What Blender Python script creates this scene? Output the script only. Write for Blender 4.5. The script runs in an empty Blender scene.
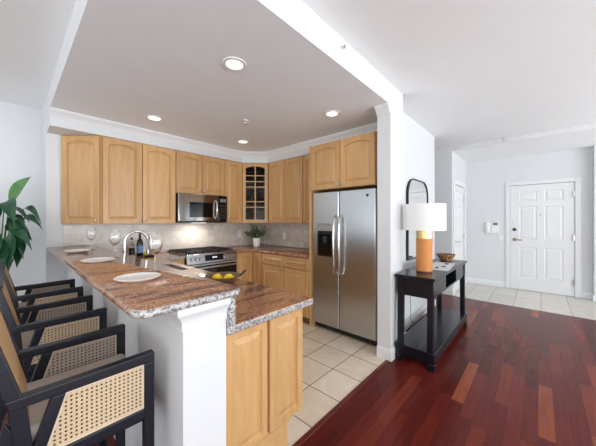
import bpy, bmesh, math, random
from mathutils import Matrix, Vector
random.seed(7)
S = bpy.context.scene
COL = S.collection
PI = math.pi
YAW = math.radians(42.43)

# ------------------------------------------------------------------ camera, world, lights, exposure
cam = bpy.data.cameras.new('camera'); camo = bpy.data.objects.new('camera', cam); COL.objects.link(camo)
camo.location = (0, 0, 1.38); camo.rotation_euler = (PI/2, 0, YAW - PI/2)
cam.sensor_width = 36; cam.lens = 263*36/596; cam.shift_y = -2.8/596; cam.clip_start = .02; cam.clip_end = 100
S.camera = camo
S.view_settings.view_transform = 'Standard'; S.view_settings.look = 'None'
S.view_settings.exposure = 0.28; S.view_settings.gamma = 1.0; S.view_settings.use_curve_mapping = False
W = bpy.data.worlds.new('sky'); S.world = W; W.use_nodes = True
bg = W.node_tree.nodes['Background']; bg.inputs[0].default_value = (.86, .93, 1, 1); bg.inputs[1].default_value = .4
S.cycles.use_denoising = True; S.cycles.denoiser = 'OPENIMAGEDENOISE'; S.cycles.denoising_prefilter = 'ACCURATE'; S.cycles.denoising_input_passes = 'RGB_ALBEDO_NORMAL'
S.cycles.use_adaptive_sampling = False; S.cycles.caustics_reflective = False; S.cycles.caustics_refractive = False; S.cycles.blur_glossy = 1.0
S.cycles.max_bounces = 10; S.cycles.diffuse_bounces = 6; S.cycles.sample_clamp_indirect = 6

def light(name, kind, loc, rot, energy, color=(1, 1, 1), size=1, sizey=None, parent=None, **kw):
    l = bpy.data.lights.new(name, kind); l.energy = energy; l.color = color
    if kind == 'AREA':
        l.shape = 'RECTANGLE'; l.size = size; l.size_y = sizey or size
    elif kind in ('SPOT', 'POINT'):
        l.shadow_soft_size = size
    for k, v in kw.items(): setattr(l, k, v)
    o = bpy.data.objects.new(name, l); COL.objects.link(o); o.location = loc; o.rotation_euler = rot
    if parent: o.parent = parent
    return o
# daylight lamps at the window walls, tilted up as added fill for the ceilings: dining side (X = -3.6) and living-room side (Y = -4.2)
light('window_daylight_fill', 'AREA', (-3.9, .2, 1.25), (0, -PI/2 - .95, 0), 170, (.92, .97, 1), 2.3, 7.2)
light('window_daylight_fill', 'AREA', (1.6, -4.6, 1.2), (PI/2 + 1.0, 0, 0), 560, (.93, .97, 1), 9.4, 2.4)

# ------------------------------------------------------------------ materials
def mk(name):
    m = bpy.data.materials.new(name); m.use_nodes = True
    nt = m.node_tree; b = nt.nodes['Principled BSDF']
    return m, nt, b
def N(nt, t, **kw):
    n = nt.nodes.new(t)
    for k, v in kw.items(): setattr(n, k, v)
    return n
def ramp(nt, stops, fac, interp='LINEAR'):
    r = N(nt, 'ShaderNodeValToRGB'); e = r.color_ramp.elements; r.color_ramp.interpolation = interp
    while len(e) < len(stops): e.new(.5)
    for i, (p, c) in enumerate(stops):
        e[i].position = p; e[i].color = (*c, 1)
    nt.links.new(fac, r.inputs[0]); return r.outputs[0]
def srgb(r, g, b):
    f = lambda c: (c/255/12.92) if c/255 <= .04045 else ((c/255+.055)/1.055)**2.4
    return (f(r), f(g), f(b))
def coords(nt, scale=(1, 1, 1), loc=(0, 0, 0), rot=(0, 0, 0), world=False):
    mp = N(nt, 'ShaderNodeMapping'); mp.inputs['Scale'].default_value = scale; mp.inputs['Location'].default_value = loc
    mp.inputs['Rotation'].default_value = rot
    if world:
        g = N(nt, 'ShaderNodeNewGeometry'); nt.links.new(g.outputs['Position'], mp.inputs[0])
    else:
        tc = N(nt, 'ShaderNodeTexCoord'); nt.links.new(tc.outputs['Object'], mp.inputs[0])
    return mp.outputs[0]
def noise(nt, vec, scale, detail=4, rough=.55, dist=0):
    n = N(nt, 'ShaderNodeTexNoise'); n.inputs['Scale'].default_value = scale; n.inputs['Detail'].default_value = detail
    n.inputs['Roughness'].default_value = rough; n.inputs['Distortion'].default_value = dist
    nt.links.new(vec, n.inputs['Vector']); return n.outputs['Fac']
def math_(nt, op, a, b=None):
    n = N(nt, 'ShaderNodeMath', operation=op)
    for i, v in enumerate((a, b)):
        if v is None: continue
        if isinstance(v, (int, float)): n.inputs[i].default_value = v
        else: nt.links.new(v, n.inputs[i])
    return n.outputs[0]
def mix(nt, fac, a, b, blend='MIX'):
    n = N(nt, 'ShaderNodeMix', data_type='RGBA', blend_type=blend)
    for k, v in ((0, fac), (6, a), (7, b)):
        if isinstance(v, (int, float)): n.inputs[k].default_value = v
        elif isinstance(v, tuple): n.inputs[k].default_value = (*v, 1)
        else: nt.links.new(v, n.inputs[k])
    return n.outputs[2]
def bump(nt, b, h, strength=.1, dist=.01):
    n = N(nt, 'ShaderNodeBump'); n.inputs['Strength'].default_value = strength; n.inputs['Distance'].default_value = dist
    nt.links.new(h, n.inputs['Height']); nt.links.new(n.outputs[0], b.inputs['Normal'])
def plain(name, col, rough=.5, metal=0, var=.06, nscale=6, **kw):
    m, nt, b = mk(name)
    f = noise(nt, coords(nt), nscale, 3)
    lo = tuple(c*(1-var) for c in col); hi = tuple(min(1, c*(1+var)) for c in col)
    nt.links.new(ramp(nt, [(.3, lo), (.7, hi)], f), b.inputs['Base Color'])
    b.inputs['Roughness'].default_value = rough; b.inputs['Metallic'].default_value = metal
    for k, v in kw.items(): b.inputs[k].default_value = v
    return m
M = {}
M['wall'] = plain('wall_paint', (.705, .72, .735), .6, var=.01)
M['ceil'] = plain('ceiling_paint', (.88, .89, .89), .7, var=.01)
M['ceil_k'] = plain('grey_ceiling_paint', (.85, .89, .92), .7, var=.01)
M['trim'] = plain('white_trim_paint', (.77, .78, .79), .35, var=.01)
M['white'] = plain('white_enamel', (.85, .85, .85), .25, var=.01)
M['black_wood'] = plain('black_wood', srgb(19, 22, 32), .36, var=.25, nscale=30)
M['table_wood'] = plain('black_table_wood', srgb(15, 19, 30), .25, var=.3, nscale=40)
M['black'] = plain('black_plastic', srgb(18, 18, 20), .3, var=.1)
M['iron'] = plain('black_iron', srgb(28, 27, 27), .5, var=.2)
M['dark_glass'] = plain('black_glass', srgb(12, 12, 14), .06, var=.05)
M['steel_dark'] = plain('dark_grey_steel', srgb(70, 70, 72), .4, .6)
M['chrome'] = plain('brushed_nickel', (.62, .61, .59), .22, 1, var=.03)
M['brass'] = plain('brass', srgb(205, 180, 125), .3, 1, var=.05)
M['oldbrass'] = plain('aged_brass', srgb(150, 135, 95), .35, .9, var=.05)
M['leather'] = plain('tan_leather', srgb(205, 132, 66), .55, var=.06, nscale=12)
M['cushion'] = plain('grey_beige_fabric', srgb(188, 176, 166), .9, var=.05, nscale=60)
M['lemon'] = plain('lemon_skin', srgb(250, 214, 30), .45, var=.05, nscale=40)
M['lime'] = plain('lime_skin', srgb(225, 205, 40), .45, var=.1, nscale=40)
M['soil'] = plain('soil', srgb(50, 36, 26), .95, var=.3, nscale=60)
M['stem'] = plain('green_stem', srgb(70, 105, 55), .5, var=.15)
M['ceramic'] = plain('white_ceramic', (.92, .92, .92), .15, var=.01)
M['label_blue'] = plain('blue_paper', srgb(120, 150, 205), .5)
M['label_white'] = plain('white_paper', srgb(225, 225, 222), .6)
M['ink'] = plain('grey_ink', srgb(70, 72, 76), .6, var=.4, nscale=30)
M['slot'] = plain('dark_slot', srgb(60, 60, 60), .6)
M['bronze'] = plain('hammered_bronze', srgb(128, 100, 82), .38, .4, var=.2, nscale=40)
M['lcd'] = plain('grey_display', srgb(120, 128, 126), .2)
M['sink'] = plain('dark_sink_composite', srgb(40, 38, 38), .4, var=.1)
M['steel_mw'] = plain('polished_dark_steel', (.36, .35, .34), .13, 1, var=.03)
M['steel_mid'] = plain('satin_steel', (.50, .50, .50), .3, 1, var=.03)
M['toe'] = plain('toe_kick_wood', srgb(120, 88, 60), .6)

def lamp_mat():
    m, nt, b = mk('linen_shade')
    f = noise(nt, coords(nt, (60, 60, 300)), 3, 2)
    nt.links.new(ramp(nt, [(.3, (.80, .79, .77)), (.7, (.88, .87, .86))], f), b.inputs['Base Color'])
    b.inputs['Roughness'].default_value = .9; return m
M['shade'] = lamp_mat()
def emit(name, col, s):
    m, nt, b = mk(name); b.inputs['Base Color'].default_value = (*col, 1)
    b.inputs['Emission Color'].default_value = (*col, 1); b.inputs['Emission Strength'].default_value = s; return m
M['bulb'] = emit('glowing_lens', (1, .97, .92), 1.4)
M['digits'] = emit('lit_display', (.75, .85, .95), .5)

def maple(name, light_, dark_):
    m, nt, b = mk(name)
    oi = N(nt, 'ShaderNodeObjectInfo')
    c = coords(nt, (9, 9, .9))
    va = N(nt, 'ShaderNodeVectorMath', operation='ADD'); cb = N(nt, 'ShaderNodeCombineXYZ')
    r = math_(nt, 'MULTIPLY', oi.outputs['Random'], 40)
    for i in range(3): nt.links.new(r, cb.inputs[i])
    nt.links.new(c, va.inputs[0]); nt.links.new(cb.outputs[0], va.inputs[1])
    f1 = noise(nt, va.outputs[0], 2.2, 5, .6, .6); f2 = noise(nt, va.outputs[0], 14, 3)
    f = math_(nt, 'ADD', math_(nt, 'MULTIPLY', f1, .75), math_(nt, 'MULTIPLY', f2, .25))
    colr = ramp(nt, [(.3, dark_), (.7, light_)], f)
    tint = math_(nt, 'MULTIPLY_ADD', oi.outputs['Random'], .14); 
    tint.node.inputs[2].default_value = .93
    cc = N(nt, 'ShaderNodeCombineColor'); 
    for i in range(3): nt.links.new(tint, cc.inputs[i])
    nt.links.new(mix(nt, 1.0, colr, cc.outputs[0], 'MULTIPLY'), b.inputs['Base Color'])
    b.inputs['Roughness'].default_value = .36; bump(nt, b, f2, .04, .002); return m
M['maple'] = maple('honey_maple', srgb(211, 170, 118), srgb(190, 147, 97))

def granite(name, stops, speck_dark, speck_light, rough=.07, dark_amt=.62, light_amt=.66, veins=False):
    m, nt, b = mk(name)
    c = coords(nt, (1, 2.2, 1), rot=(0, 0, .25), world=True)
    v = noise(nt, c, 5, 6, .68, 1.6)
    base = ramp(nt, stops, v)
    if veins:
        vn = noise(nt, coords(nt, (.9, 5, 1), rot=(0, 0, -.35), world=True), 2.2, 5, .6, 1.0)
        base = mix(nt, math_(nt, 'MULTIPLY', ramp(nt, [(.54, (0, 0, 0)), (.61, (1, 1, 1))], vn), .75), base, srgb(88, 52, 50))
    g = coords(nt, world=True)
    s1 = noise(nt, g, 75, 3, .6); s2 = noise(nt, coords(nt, loc=(5, 3, 1), world=True), 110, 3, .6)
    d = math_(nt, 'GREATER_THAN', s1, dark_amt); l = math_(nt, 'GREATER_THAN', s2, light_amt)
    x = mix(nt, math_(nt, 'MULTIPLY', d, .7), base, speck_dark); x = mix(nt, math_(nt, 'MULTIPLY', l, .5), x, speck_light)
    nt.links.new(x, b.inputs['Base Color']); b.inputs['Roughness'].default_value = rough
    b.inputs['IOR'].default_value = 1.6
    return m
M['granite'] = granite('rose_brown_granite', [(.26, srgb(92, 58, 46)), (.38, srgb(150, 102, 74)), (.5, srgb(184, 136, 102)), (.6, srgb(164, 114, 82)), (.74, srgb(204, 172, 146))],
                       srgb(74, 50, 44), srgb(222, 202, 186), .09, .58, .6, True)
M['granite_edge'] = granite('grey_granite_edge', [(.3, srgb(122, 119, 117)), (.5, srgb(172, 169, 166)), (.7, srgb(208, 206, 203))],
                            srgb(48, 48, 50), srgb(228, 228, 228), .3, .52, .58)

def wood_floor():
    m, nt, b = mk('brazilian_cherry_planks')
    g = N(nt, 'ShaderNodeNewGeometry'); sp = N(nt, 'ShaderNodeSeparateXYZ'); nt.links.new(g.outputs['Position'], sp.inputs[0])
    PWD = .083
    row = math_(nt, 'FLOOR', math_(nt, 'DIVIDE', sp.outputs[1], PWD))
    wn = N(nt, 'ShaderNodeTexWhiteNoise', noise_dimensions='1D'); nt.links.new(row, wn.inputs['W'])
    xs = math_(nt, 'ADD', sp.outputs[0], math_(nt, 'MULTIPLY', wn.outputs['Value'], 3.7))
    ln = math_(nt, 'FLOOR', math_(nt, 'DIVIDE', xs, .72))
    cb = N(nt, 'ShaderNodeCombineXYZ'); nt.links.new(ln, cb.inputs[0]); nt.links.new(row, cb.inputs[1])
    wn2 = N(nt, 'ShaderNodeTexWhiteNoise', noise_dimensions='2D'); nt.links.new(cb.outputs[0], wn2.inputs['Vector'])
    base = ramp(nt, [(0, srgb(82, 28, 22)), (.3, srgb(95, 32, 25)), (.65, srgb(104, 37, 28)), (.85, srgb(113, 44, 31)), (.93, srgb(124, 54, 36)), (.98, srgb(146, 75, 48))], wn2.outputs['Value'])
    off = N(nt, 'ShaderNodeVectorMath', operation='ADD'); nt.links.new(coords(nt, (2, 26, 1), world=True), off.inputs[0])
    sc = N(nt, 'ShaderNodeVectorMath', operation='SCALE'); nt.links.new(wn2.outputs['Color'], sc.inputs[0]); sc.inputs['Scale'].default_value = 30
    nt.links.new(sc.outputs[0], off.inputs[1])
    gr = noise(nt, off.outputs[0], 1.6, 3, .5, .4)
    x = mix(nt, .6, base, ramp(nt, [(.3, (.62, .58, .56)), (.7, (1.12, 1.12, 1.12))], gr), 'MULTIPLY')
    fy = math_(nt, 'FRACT', math_(nt, 'DIVIDE', sp.outputs[1], PWD)); fx = math_(nt, 'FRACT', math_(nt, 'DIVIDE', xs, .72))
    j = math_(nt, 'MAXIMUM', math_(nt, 'LESS_THAN', fy, .025), math_(nt, 'LESS_THAN', fx, .004))
    x = mix(nt, math_(nt, 'MULTIPLY', j, .6), x, srgb(40, 12, 10))
    nt.links.new(x, b.inputs['Base Color']); b.inputs['Roughness'].default_value = .25; b.inputs['Specular IOR Level'].default_value = .2; return m
M['floor'] = wood_floor()
M['mahogany'] = plain('mahogany_strip', srgb(98, 34, 26), .3, var=.2, nscale=8)

def tile(name, sx, sy, ox, oy, c1, c2, grout, rough=.35, gw=.012, plane='xy', off=0.0, fine=.0):
    m, nt, b = mk(name)
    g = N(nt, 'ShaderNodeNewGeometry'); sp = N(nt, 'ShaderNodeSeparateXYZ'); nt.links.new(g.outputs['Position'], sp.inputs[0])
    A = sp.outputs['xyz'.index(plane[0]) if plane[0] in 'xyz' else 0]
    if plane == 'dz':   # horizontal run along a wall corner: x - y
        A = math_(nt, 'SUBTRACT', sp.outputs[0], sp.outputs[1])
    B = sp.outputs['xyz'.index(plane[1])]
    v = math_(nt, 'DIVIDE', math_(nt, 'SUBTRACT', B, oy), sy); row = math_(nt, 'FLOOR', v)
    u = math_(nt, 'ADD', math_(nt, 'DIVIDE', math_(nt, 'SUBTRACT', A, ox), sx), math_(nt, 'MULTIPLY', row, off)); cl = math_(nt, 'FLOOR', u)
    cb = N(nt, 'ShaderNodeCombineXYZ'); nt.links.new(cl, cb.inputs[0]); nt.links.new(row, cb.inputs[1])
    wn = N(nt, 'ShaderNodeTexWhiteNoise', noise_dimensions='2D'); nt.links.new(cb.outputs[0], wn.inputs['Vector'])
    sc = N(nt, 'ShaderNodeVectorMath', operation='SCALE'); nt.links.new(wn.outputs['Color'], sc.inputs[0]); sc.inputs['Scale'].default_value = 20
    ad = N(nt, 'ShaderNodeVectorMath', operation='ADD'); nt.links.new(g.outputs['Position'], ad.inputs[0]); nt.links.new(sc.outputs[0], ad.inputs[1])
    n1 = noise(nt, ad.outputs[0], 5, 6, .65, .8)
    f = math_(nt, 'ADD', math_(nt, 'MULTIPLY', n1, .8), math_(nt, 'MULTIPLY', wn.outputs['Value'], .2))
    x = ramp(nt, [(.3, c1), (.7, c2)], f)
    def edge(q, s):
        fr = math_(nt, 'FRACT', q); w = gw/2/s
        return math_(nt, 'MAXIMUM', math_(nt, 'LESS_THAN', fr, w), math_(nt, 'GREATER_THAN', fr, 1-w))
    j = math_(nt, 'MAXIMUM', edge(u, sx), edge(v, sy))
    x = mix(nt, j, x, grout)
    nt.links.new(x, b.inputs['Base Color']); b.inputs['Roughness'].default_value = rough
    bump(nt, b, math_(nt, 'SUBTRACT', math_(nt, 'MULTIPLY', n1, .15), j), .25, .003); return m
M['tile'] = tile('beige_floor_tile', .333, .333, 2.352, 1.408, srgb(222, 204, 180), srgb(246, 234, 214), srgb(112, 96, 84), .3, .008)
M['tile_entry'] = tile('pale_entry_tile', .68, .333, 5.45, -.033, srgb(196, 190, 180), srgb(220, 216, 208), srgb(160, 154, 146), .3, .010)
M['splash'] = tile('tumbled_stone_splash', .20, .10, 0, .92, srgb(186, 179, 171), srgb(226, 220, 213), srgb(196, 190, 184), .26, .004, 'dz', .5)

def steel():
    m, nt, b = mk('stainless_steel')
    f = noise(nt, coords(nt, (2, 2, 260)), 3, 3)
    nt.links.new(ramp(nt, [(.3, (.49, .51, .53)), (.7, (.57, .59, .61))], f), b.inputs['Base Color'])
    b.inputs['Metallic'].default_value = 1; b.inputs['Roughness'].default_value = .27
    b.inputs['Anisotropic'].default_value = .4; bump(nt, b, f, .02, .001); return m
M['steel'] = steel()
def cane(name, c_light, c_dark, p=.0135):
    m, nt, b = mk(name)
    tc = N(nt, 'ShaderNodeTexCoord'); sp = N(nt, 'ShaderNodeSeparateXYZ'); nt.links.new(tc.outputs['Object'], sp.inputs[0])
    h = math_(nt, 'ADD', sp.outputs[0], sp.outputs[1]); z = math_(nt, 'DIVIDE', sp.outputs[2], p)
    u = math_(nt, 'DIVIDE', h, p)
    du = math_(nt, 'SUBTRACT', math_(nt, 'FRACT', u), .5); dz = math_(nt, 'SUBTRACT', math_(nt, 'FRACT', z), .5)
    r2 = math_(nt, 'ADD', math_(nt, 'MULTIPLY', du, du), math_(nt, 'MULTIPLY', dz, dz))
    hole = math_(nt, 'LESS_THAN', r2, .062)
    w = noise(nt, coords(nt), 180, 2)
    x = mix(nt, hole, ramp(nt, [(.3, c_dark), (.7, c_light)], w), srgb(52, 38, 30))
    nt.links.new(x, b.inputs['Base Color']); b.inputs['Roughness'].default_value = .6
    bump(nt, b, math_(nt, 'SUBTRACT', 1, hole), .3, .002); return m
M['cane'] = cane('woven_cane', srgb(214, 192, 160), srgb(190, 164, 130))
M['cane_grey'] = cane('grey_woven_cane', srgb(196, 184, 174), srgb(170, 158, 148))
M['cane_rim'] = plain('cane_spline', srgb(210, 194, 172), .6)
def weave(name, a, bcol, scale):
    m, nt, b = mk(name)
    w = N(nt, 'ShaderNodeTexWave', wave_type='BANDS', bands_direction='DIAGONAL'); w.inputs['Scale'].default_value = scale; w.inputs['Distortion'].default_value = 2
    nt.links.new(coords(nt), w.inputs[0])
    nt.links.new(ramp(nt, [(.2, a), (.8, bcol)], w.outputs['Fac']), b.inputs['Base Color']); b.inputs['Roughness'].default_value = .7
    bump(nt, b, w.outputs['Fac'], .5, .004); return m
M['wicker'] = weave('brown_wicker', srgb(92, 58, 36), srgb(190, 138, 88), 30)
M['back_cane'] = weave('back_cane', srgb(196, 152, 104), srgb(222, 184, 138), 90)
def glassm(name, tint=(1, 1, 1), rough=0.0, ior=1.45):
    m, nt, b = mk(name)
    b.inputs['Base Color'].default_value = (*tint, 1); b.inputs['Transmission Weight'].default_value = 1
    b.inputs['Roughness'].default_value = rough; b.inputs['IOR'].default_value = ior
    f = noise(nt, coords(nt), 3, 1); nt.links.new(ramp(nt, [(0, tint), (1, tint)], f), b.inputs['Base Color'])
    return m
M['glass'] = glassm('clear_glass')
M['pane'] = glassm('cabinet_glass', (.9, .9, .9), .02, 1.2)
M['bottle_glass'] = plain('dark_bottle_glass', srgb(22, 20, 20), .08)
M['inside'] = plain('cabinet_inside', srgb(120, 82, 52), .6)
def leafm(name, a, bcol):
    m, nt, b = mk(name)
    f = noise(nt, coords(nt), 9, 4)
    nt.links.new(ramp(nt, [(.3, a), (.7, bcol)], f), b.inputs['Base Color']); b.inputs['Roughness'].default_value = .3
    return m
M['leaf_dark'] = leafm('dark_green_leaf', srgb(16, 50, 34), srgb(38, 84, 52))
M['leaf_light'] = leafm('fresh_green_leaf', srgb(48, 104, 42), srgb(90, 146, 70))
M['leaf_grey'] = leafm('olive_green_leaf', srgb(66, 80, 50), srgb(128, 142, 104))
def mirrorm():
    m, nt, b = mk('mirror_silver')
    f = noise(nt, coords(nt), 2, 1); nt.links.new(ramp(nt, [(0, (.88, .89, .89)), (1, (.90, .91, .91))], f), b.inputs['Base Color'])
    b.inputs['Metallic'].default_value = 1; b.inputs['Roughness'].default_value = .02; return m
M['mirror'] = mirrorm()

# ------------------------------------------------------------------ builders
def obj(name, bm, m, parent=None, loc=(0, 0, 0), rotz=0, bevel=0, smooth=False, seg=2, kind=None):
    me = bpy.data.meshes.new(name)
    bmesh.ops.recalc_face_normals(bm, faces=bm.faces)
    bm.to_mesh(me); bm.free()
    ms = m if isinstance(m, (list, tuple)) else [m]
    for x in ms: me.materials.append(M[x] if isinstance(x, str) else x)
    o = bpy.data.objects.new(name, me); COL.objects.link(o)
    o.location = loc; o.rotation_euler = (0, 0, rotz)
    if parent: o.parent = parent
    if smooth:
        for p in me.polygons: p.use_smooth = True
        me.set_sharp_from_angle(angle=math.radians(40))
    if bevel:
        b = o.modifiers.new('bevel', 'BEVEL'); b.width = bevel; b.segments = seg; b.limit_method = 'ANGLE'; b.angle_limit = math.radians(40)
    if kind: o['kind'] = kind
    return o
def B(*boxes):
    bm = bmesh.new()
    for b in boxes: add_box(bm, *b)
    return bm
def add_box(bm, x0, y0, z0, x1, y1, z1):
    v = [bm.verts.new((x, y, z)) for x in (x0, x1) for y in (y0, y1) for z in (z0, z1)]
    for f in ((0, 1, 3, 2), (4, 6, 7, 5), (0, 4, 5, 1), (2, 3, 7, 6), (0, 2, 6, 4), (1, 5, 7, 3)): bm.faces.new([v[i] for i in f])
def add_prism(bm, pts, z0, z1):
    a = [bm.verts.new((x, y, z0)) for x, y in pts]; b = [bm.verts.new((x, y, z1)) for x, y in pts]
    bm.faces.new(a); bm.faces.new(b); n = len(pts)
    for i in range(n): bm.faces.new((a[i], a[(i+1) % n], b[(i+1) % n], b[i]))
def add_plate(bm, pts, y0, y1):      # polygon given in (x, z), thickness along y
    a = [bm.verts.new((x, y0, z)) for x, z in pts]; b = [bm.verts.new((x, y1, z)) for x, z in pts]
    bm.faces.new(a); bm.faces.new(b); n = len(pts)
    for i in range(n): bm.faces.new((a[i], a[(i+1) % n], b[(i+1) % n], b[i]))
def add_lathe(bm, prof, n=32, c=(0, 0), cap=True):
    rings = []
    for r, z in prof:
        if r < 1e-5: rings.append([bm.verts.new((c[0], c[1], z))])
        else: rings.append([bm.verts.new((c[0]+r*math.cos(2*PI*i/n), c[1]+r*math.sin(2*PI*i/n), z)) for i in range(n)])
    for a, b in zip(rings, rings[1:]):
        for i in range(n):
            j = (i+1) % n
            if len(a) == 1 and len(b) == 1: continue
            if len(a) == 1: bm.faces.new((a[0], b[i], b[j]))
            elif len(b) == 1: bm.faces.new((a[i], a[j], b[0]))
            else: bm.faces.new((a[i], a[j], b[j], b[i]))
    if cap:
        for r in (rings[0], rings[-1]):
            if len(r) > 2: bm.faces.new(r)
def lathe(prof, n=32, c=(0, 0), cap=True):
    bm = bmesh.new(); add_lathe(bm, prof, n, c, cap); return bm
def add_tube(bm, pts, r, n=10, closed=False):
    pts = [Vector(p) for p in pts]; rings = []; prev = None
    rr = r if isinstance(r, (list, tuple)) else [r]*len(pts)
    for i, p in enumerate(pts):
        a = pts[i-1] if (i > 0 or closed) else p; b = pts[(i+1) % len(pts)] if (i < len(pts)-1 or closed) else p
        t = (b-a).normalized()
        if prev is None:
            u = t.cross(Vector((0, 0, 1)));  u = u if u.length > .1 else t.cross(Vector((1, 0, 0)))
        else: u = prev - t*prev.dot(t)
        u.normalize(); w = t.cross(u); prev = u
        rings.append([bm.verts.new(p + (u*math.cos(2*PI*k/n) + w*math.sin(2*PI*k/n))*rr[i]) for k in range(n)])
    prs = list(zip(rings, rings[1:])) + ([(rings[-1], rings[0])] if closed else [])
    for a, b in prs:
        for k in range(n): bm.faces.new((a[k], a[(k+1) % n], b[(k+1) % n], b[k]))
    if not closed: bm.faces.new(rings[0]); bm.faces.new(rings[-1])
def tube(pts, r, n=10, closed=False):
    bm = bmesh.new(); add_tube(bm, pts, r, n, closed); return bm
def add_bar(bm, p, q, w, d, side=(0, 1, 0)):   # rectangular bar from p to q; d along side, w across
    p, q, s = Vector(p), Vector(q), Vector(side).normalized(); t = (q-p).normalized(); c = t.cross(s).normalized()
    v = [bm.verts.new(e + c*a*w/2 + s*b*d/2) for e in (p, q) for a in (-1, 1) for b in (-1, 1)]
    for f in ((0, 1, 3, 2), (4, 6, 7, 5), (0, 4, 5, 1), (2, 3, 7, 6), (0, 2, 6, 4), (1, 5, 7, 3)): bm.faces.new([v[i] for i in f])
def thing(name, label, cat, loc=(0, 0, 0), rotz=0, group=None):
    o = bpy.data.objects.new(name, None); o.empty_display_size = .05; COL.objects.link(o); o.location = loc; o.rotation_euler = (0, 0, rotz)
    o['label'] = label; o['category'] = cat
    if group: o['group'] = group
    return o
def tag(o, label, cat, group=None):
    o['label'] = label; o['category'] = cat
    if group: o['group'] = group
    return o
def dup(root, label=None, loc=None, rotz=None):
    kids = {}
    for x in bpy.data.objects:
        if x.parent: kids.setdefault(x.parent.name, []).append(x)
    def rec(o, par):
        c = o.copy(); COL.objects.link(c); c.parent = par
        for k in kids.get(o.name, []): rec(k, c)
        return c
    r = rec(root, None)
    if loc: r.location = loc
    if rotz is not None: r.rotation_euler = (0, 0, rotz)
    if label: r['label'] = label
    return r
def struct(name, bm, m, **kw):
    return obj(name, bm, m, kind='structure', **kw)

def offset_loop(pts, d):             # inset a counter-clockwise loop by d
    n = len(pts); out = []
    for i in range(n):
        p0, p1, p2 = pts[i-1], pts[i], pts[(i+1) % n]
        def nrm(a, b):
            dx, dy = b[0]-a[0], b[1]-a[1]; l = math.hypot(dx, dy) or 1; return (-dy/l, dx/l)
        n1, n2 = nrm(p0, p1), nrm(p1, p2); k = 1 + n1[0]*n2[0] + n1[1]*n2[1]
        out.append((p1[0] + d*(n1[0]+n2[0])/k, p1[1] + d*(n1[1]+n2[1])/k))
    return out
def opening(w, h, st, arch):         # inner opening loop of a door, counter-clockwise, and the outer loop matching it
    n = 12 if arch else 1
    inn = [(st, st), (w-st, st)]; out = [(0, 0), (w, 0)]
    for i in range(n+1):
        t = i/n; x = (w-st) + (2*st-w)*t
        dz = arch*(1-(2*t-1)**2) - arch if arch else 0
        inn.append((x, h-st+dz)); out.append((w*(1-t), h))
    return inn, out
def panel_door(w, h, t=.022, st=.055, arch=0.0, glass=False):
    bm = bmesh.new(); inn, out = opening(w, h, st, arch)
    seq = [(out, 0), (out, -t+.003), (offset_loop(out, .003), -t), (inn, -t), (offset_loop(inn, .006), -t+.012)]
    if not glass: seq += [(offset_loop(inn, .010), -t+.012), (offset_loop(inn, .034), -t+.001)]
    else: seq += [(offset_loop(inn, .006), 0)]
    rings = [[bm.verts.new((x, y, z)) for x, z in l] for l, y in seq]
    for a, b in zip(rings, rings[1:]):
        for i in range(len(a)): bm.faces.new((a[i], a[(i+1) % len(a)], b[(i+1) % len(a)], b[i]))
    if not glass:
        bm.faces.new(rings[-1]); bm.faces.new(list(reversed(rings[0])))
    else:
        a, b = rings[-1], rings[0]
        for i in range(len(a)): bm.faces.new((a[i], a[(i+1) % len(a)], b[(i+1) % len(a)], b[i]))
    return bm
def knob_bm():
    bm = bmesh.new(); add_lathe(bm, [(.005, 0), (.005, .012), (.012, .016), (.013, .022), (.009, .026), (0, .027)], 14)
    bmesh.ops.rotate(bm, cent=(0, 0, 0), matrix=Matrix.Rotation(PI/2, 3, 'X'), verts=bm.verts); return bm
def add_door(root, x, z, w, h, arch=0.0, knob=None, y=0, st=.055, name='door'):
    d = obj(name, panel_door(w, h, st=st, arch=arch), 'maple', root, (x, y, z))
    if knob: obj('knob', knob_bm(), 'chrome', d, (knob[0], -.02, knob[1]), smooth=True)
    return d
def add_drawer(root, x, z, w, h, y=0):
    d = obj('drawer', panel_door(w, h, st=.03), 'maple', root, (x, y, z))
    obj('knob', knob_bm(), 'chrome', d, (w/2, -.02, h/2), smooth=True); return d
def wall_cab(label, loc, rotz, w, h, depth, doors, group=None, knob_side=None):
    r = thing('wall_cabinet', label, 'kitchen cabinet', loc, rotz, group)
    obj('body', B((0, .001, 0, w, depth, h)), 'maple', r)
    g = .004; dw = w/doors
    for i in range(doors):
        ks = knob_side or ('r' if i == 0 else 'l')
        kx = dw-2*g-.025 if ks == 'r' else .025
        add_door(r, i*dw+g, .004, dw-2*g, h-.012, arch=.035, knob=(kx, .04))
    return r

# ------------------------------------------------------------------ room shell
ZC, ZK, ZE = 2.725, 2.515, 2.655     # living ceiling, kitchen ceiling, entry ceiling
struct('floor', B((-3.6, -4.2, -.1, 5.45, 1.10, 0), (-3.6, 1.10, -.1, .55, 4.48, 0), (3.3, 1.10, -.1, 5.48, 3.3, 0)), 'floor')
struct('floor_kitchen', B((.55, 1.10, -.1, 3.3, 4.0, 0)), 'tile')
struct('floor_entry', B((5.45, -4.2, -.1, 6.95, 1.10, 0), (5.48, 1.10, -.1, 6.95, 1.2, 0)), 'tile_entry')
struct('trim_1', B((.67, 1.075, 0, 2.50, 1.11, .006)), 'mahogany', bevel=.003)
struct('ceiling', B((-3.6, -4.2, ZC, 7.0, 4.6, ZC+.1)), 'ceil')
struct('ceiling_kitchen', B((.27, 1.07, ZK, 2.83, 4.0, ZC), (2.83, 1.29, ZK, 3.4, 4.0, ZC)), ['wall', 'ceil_k'])
for p_ in bpy.data.objects['ceiling_kitchen'].data.polygons:
    if abs(p_.normal.z) > .5: p_.material_index = 1

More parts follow.
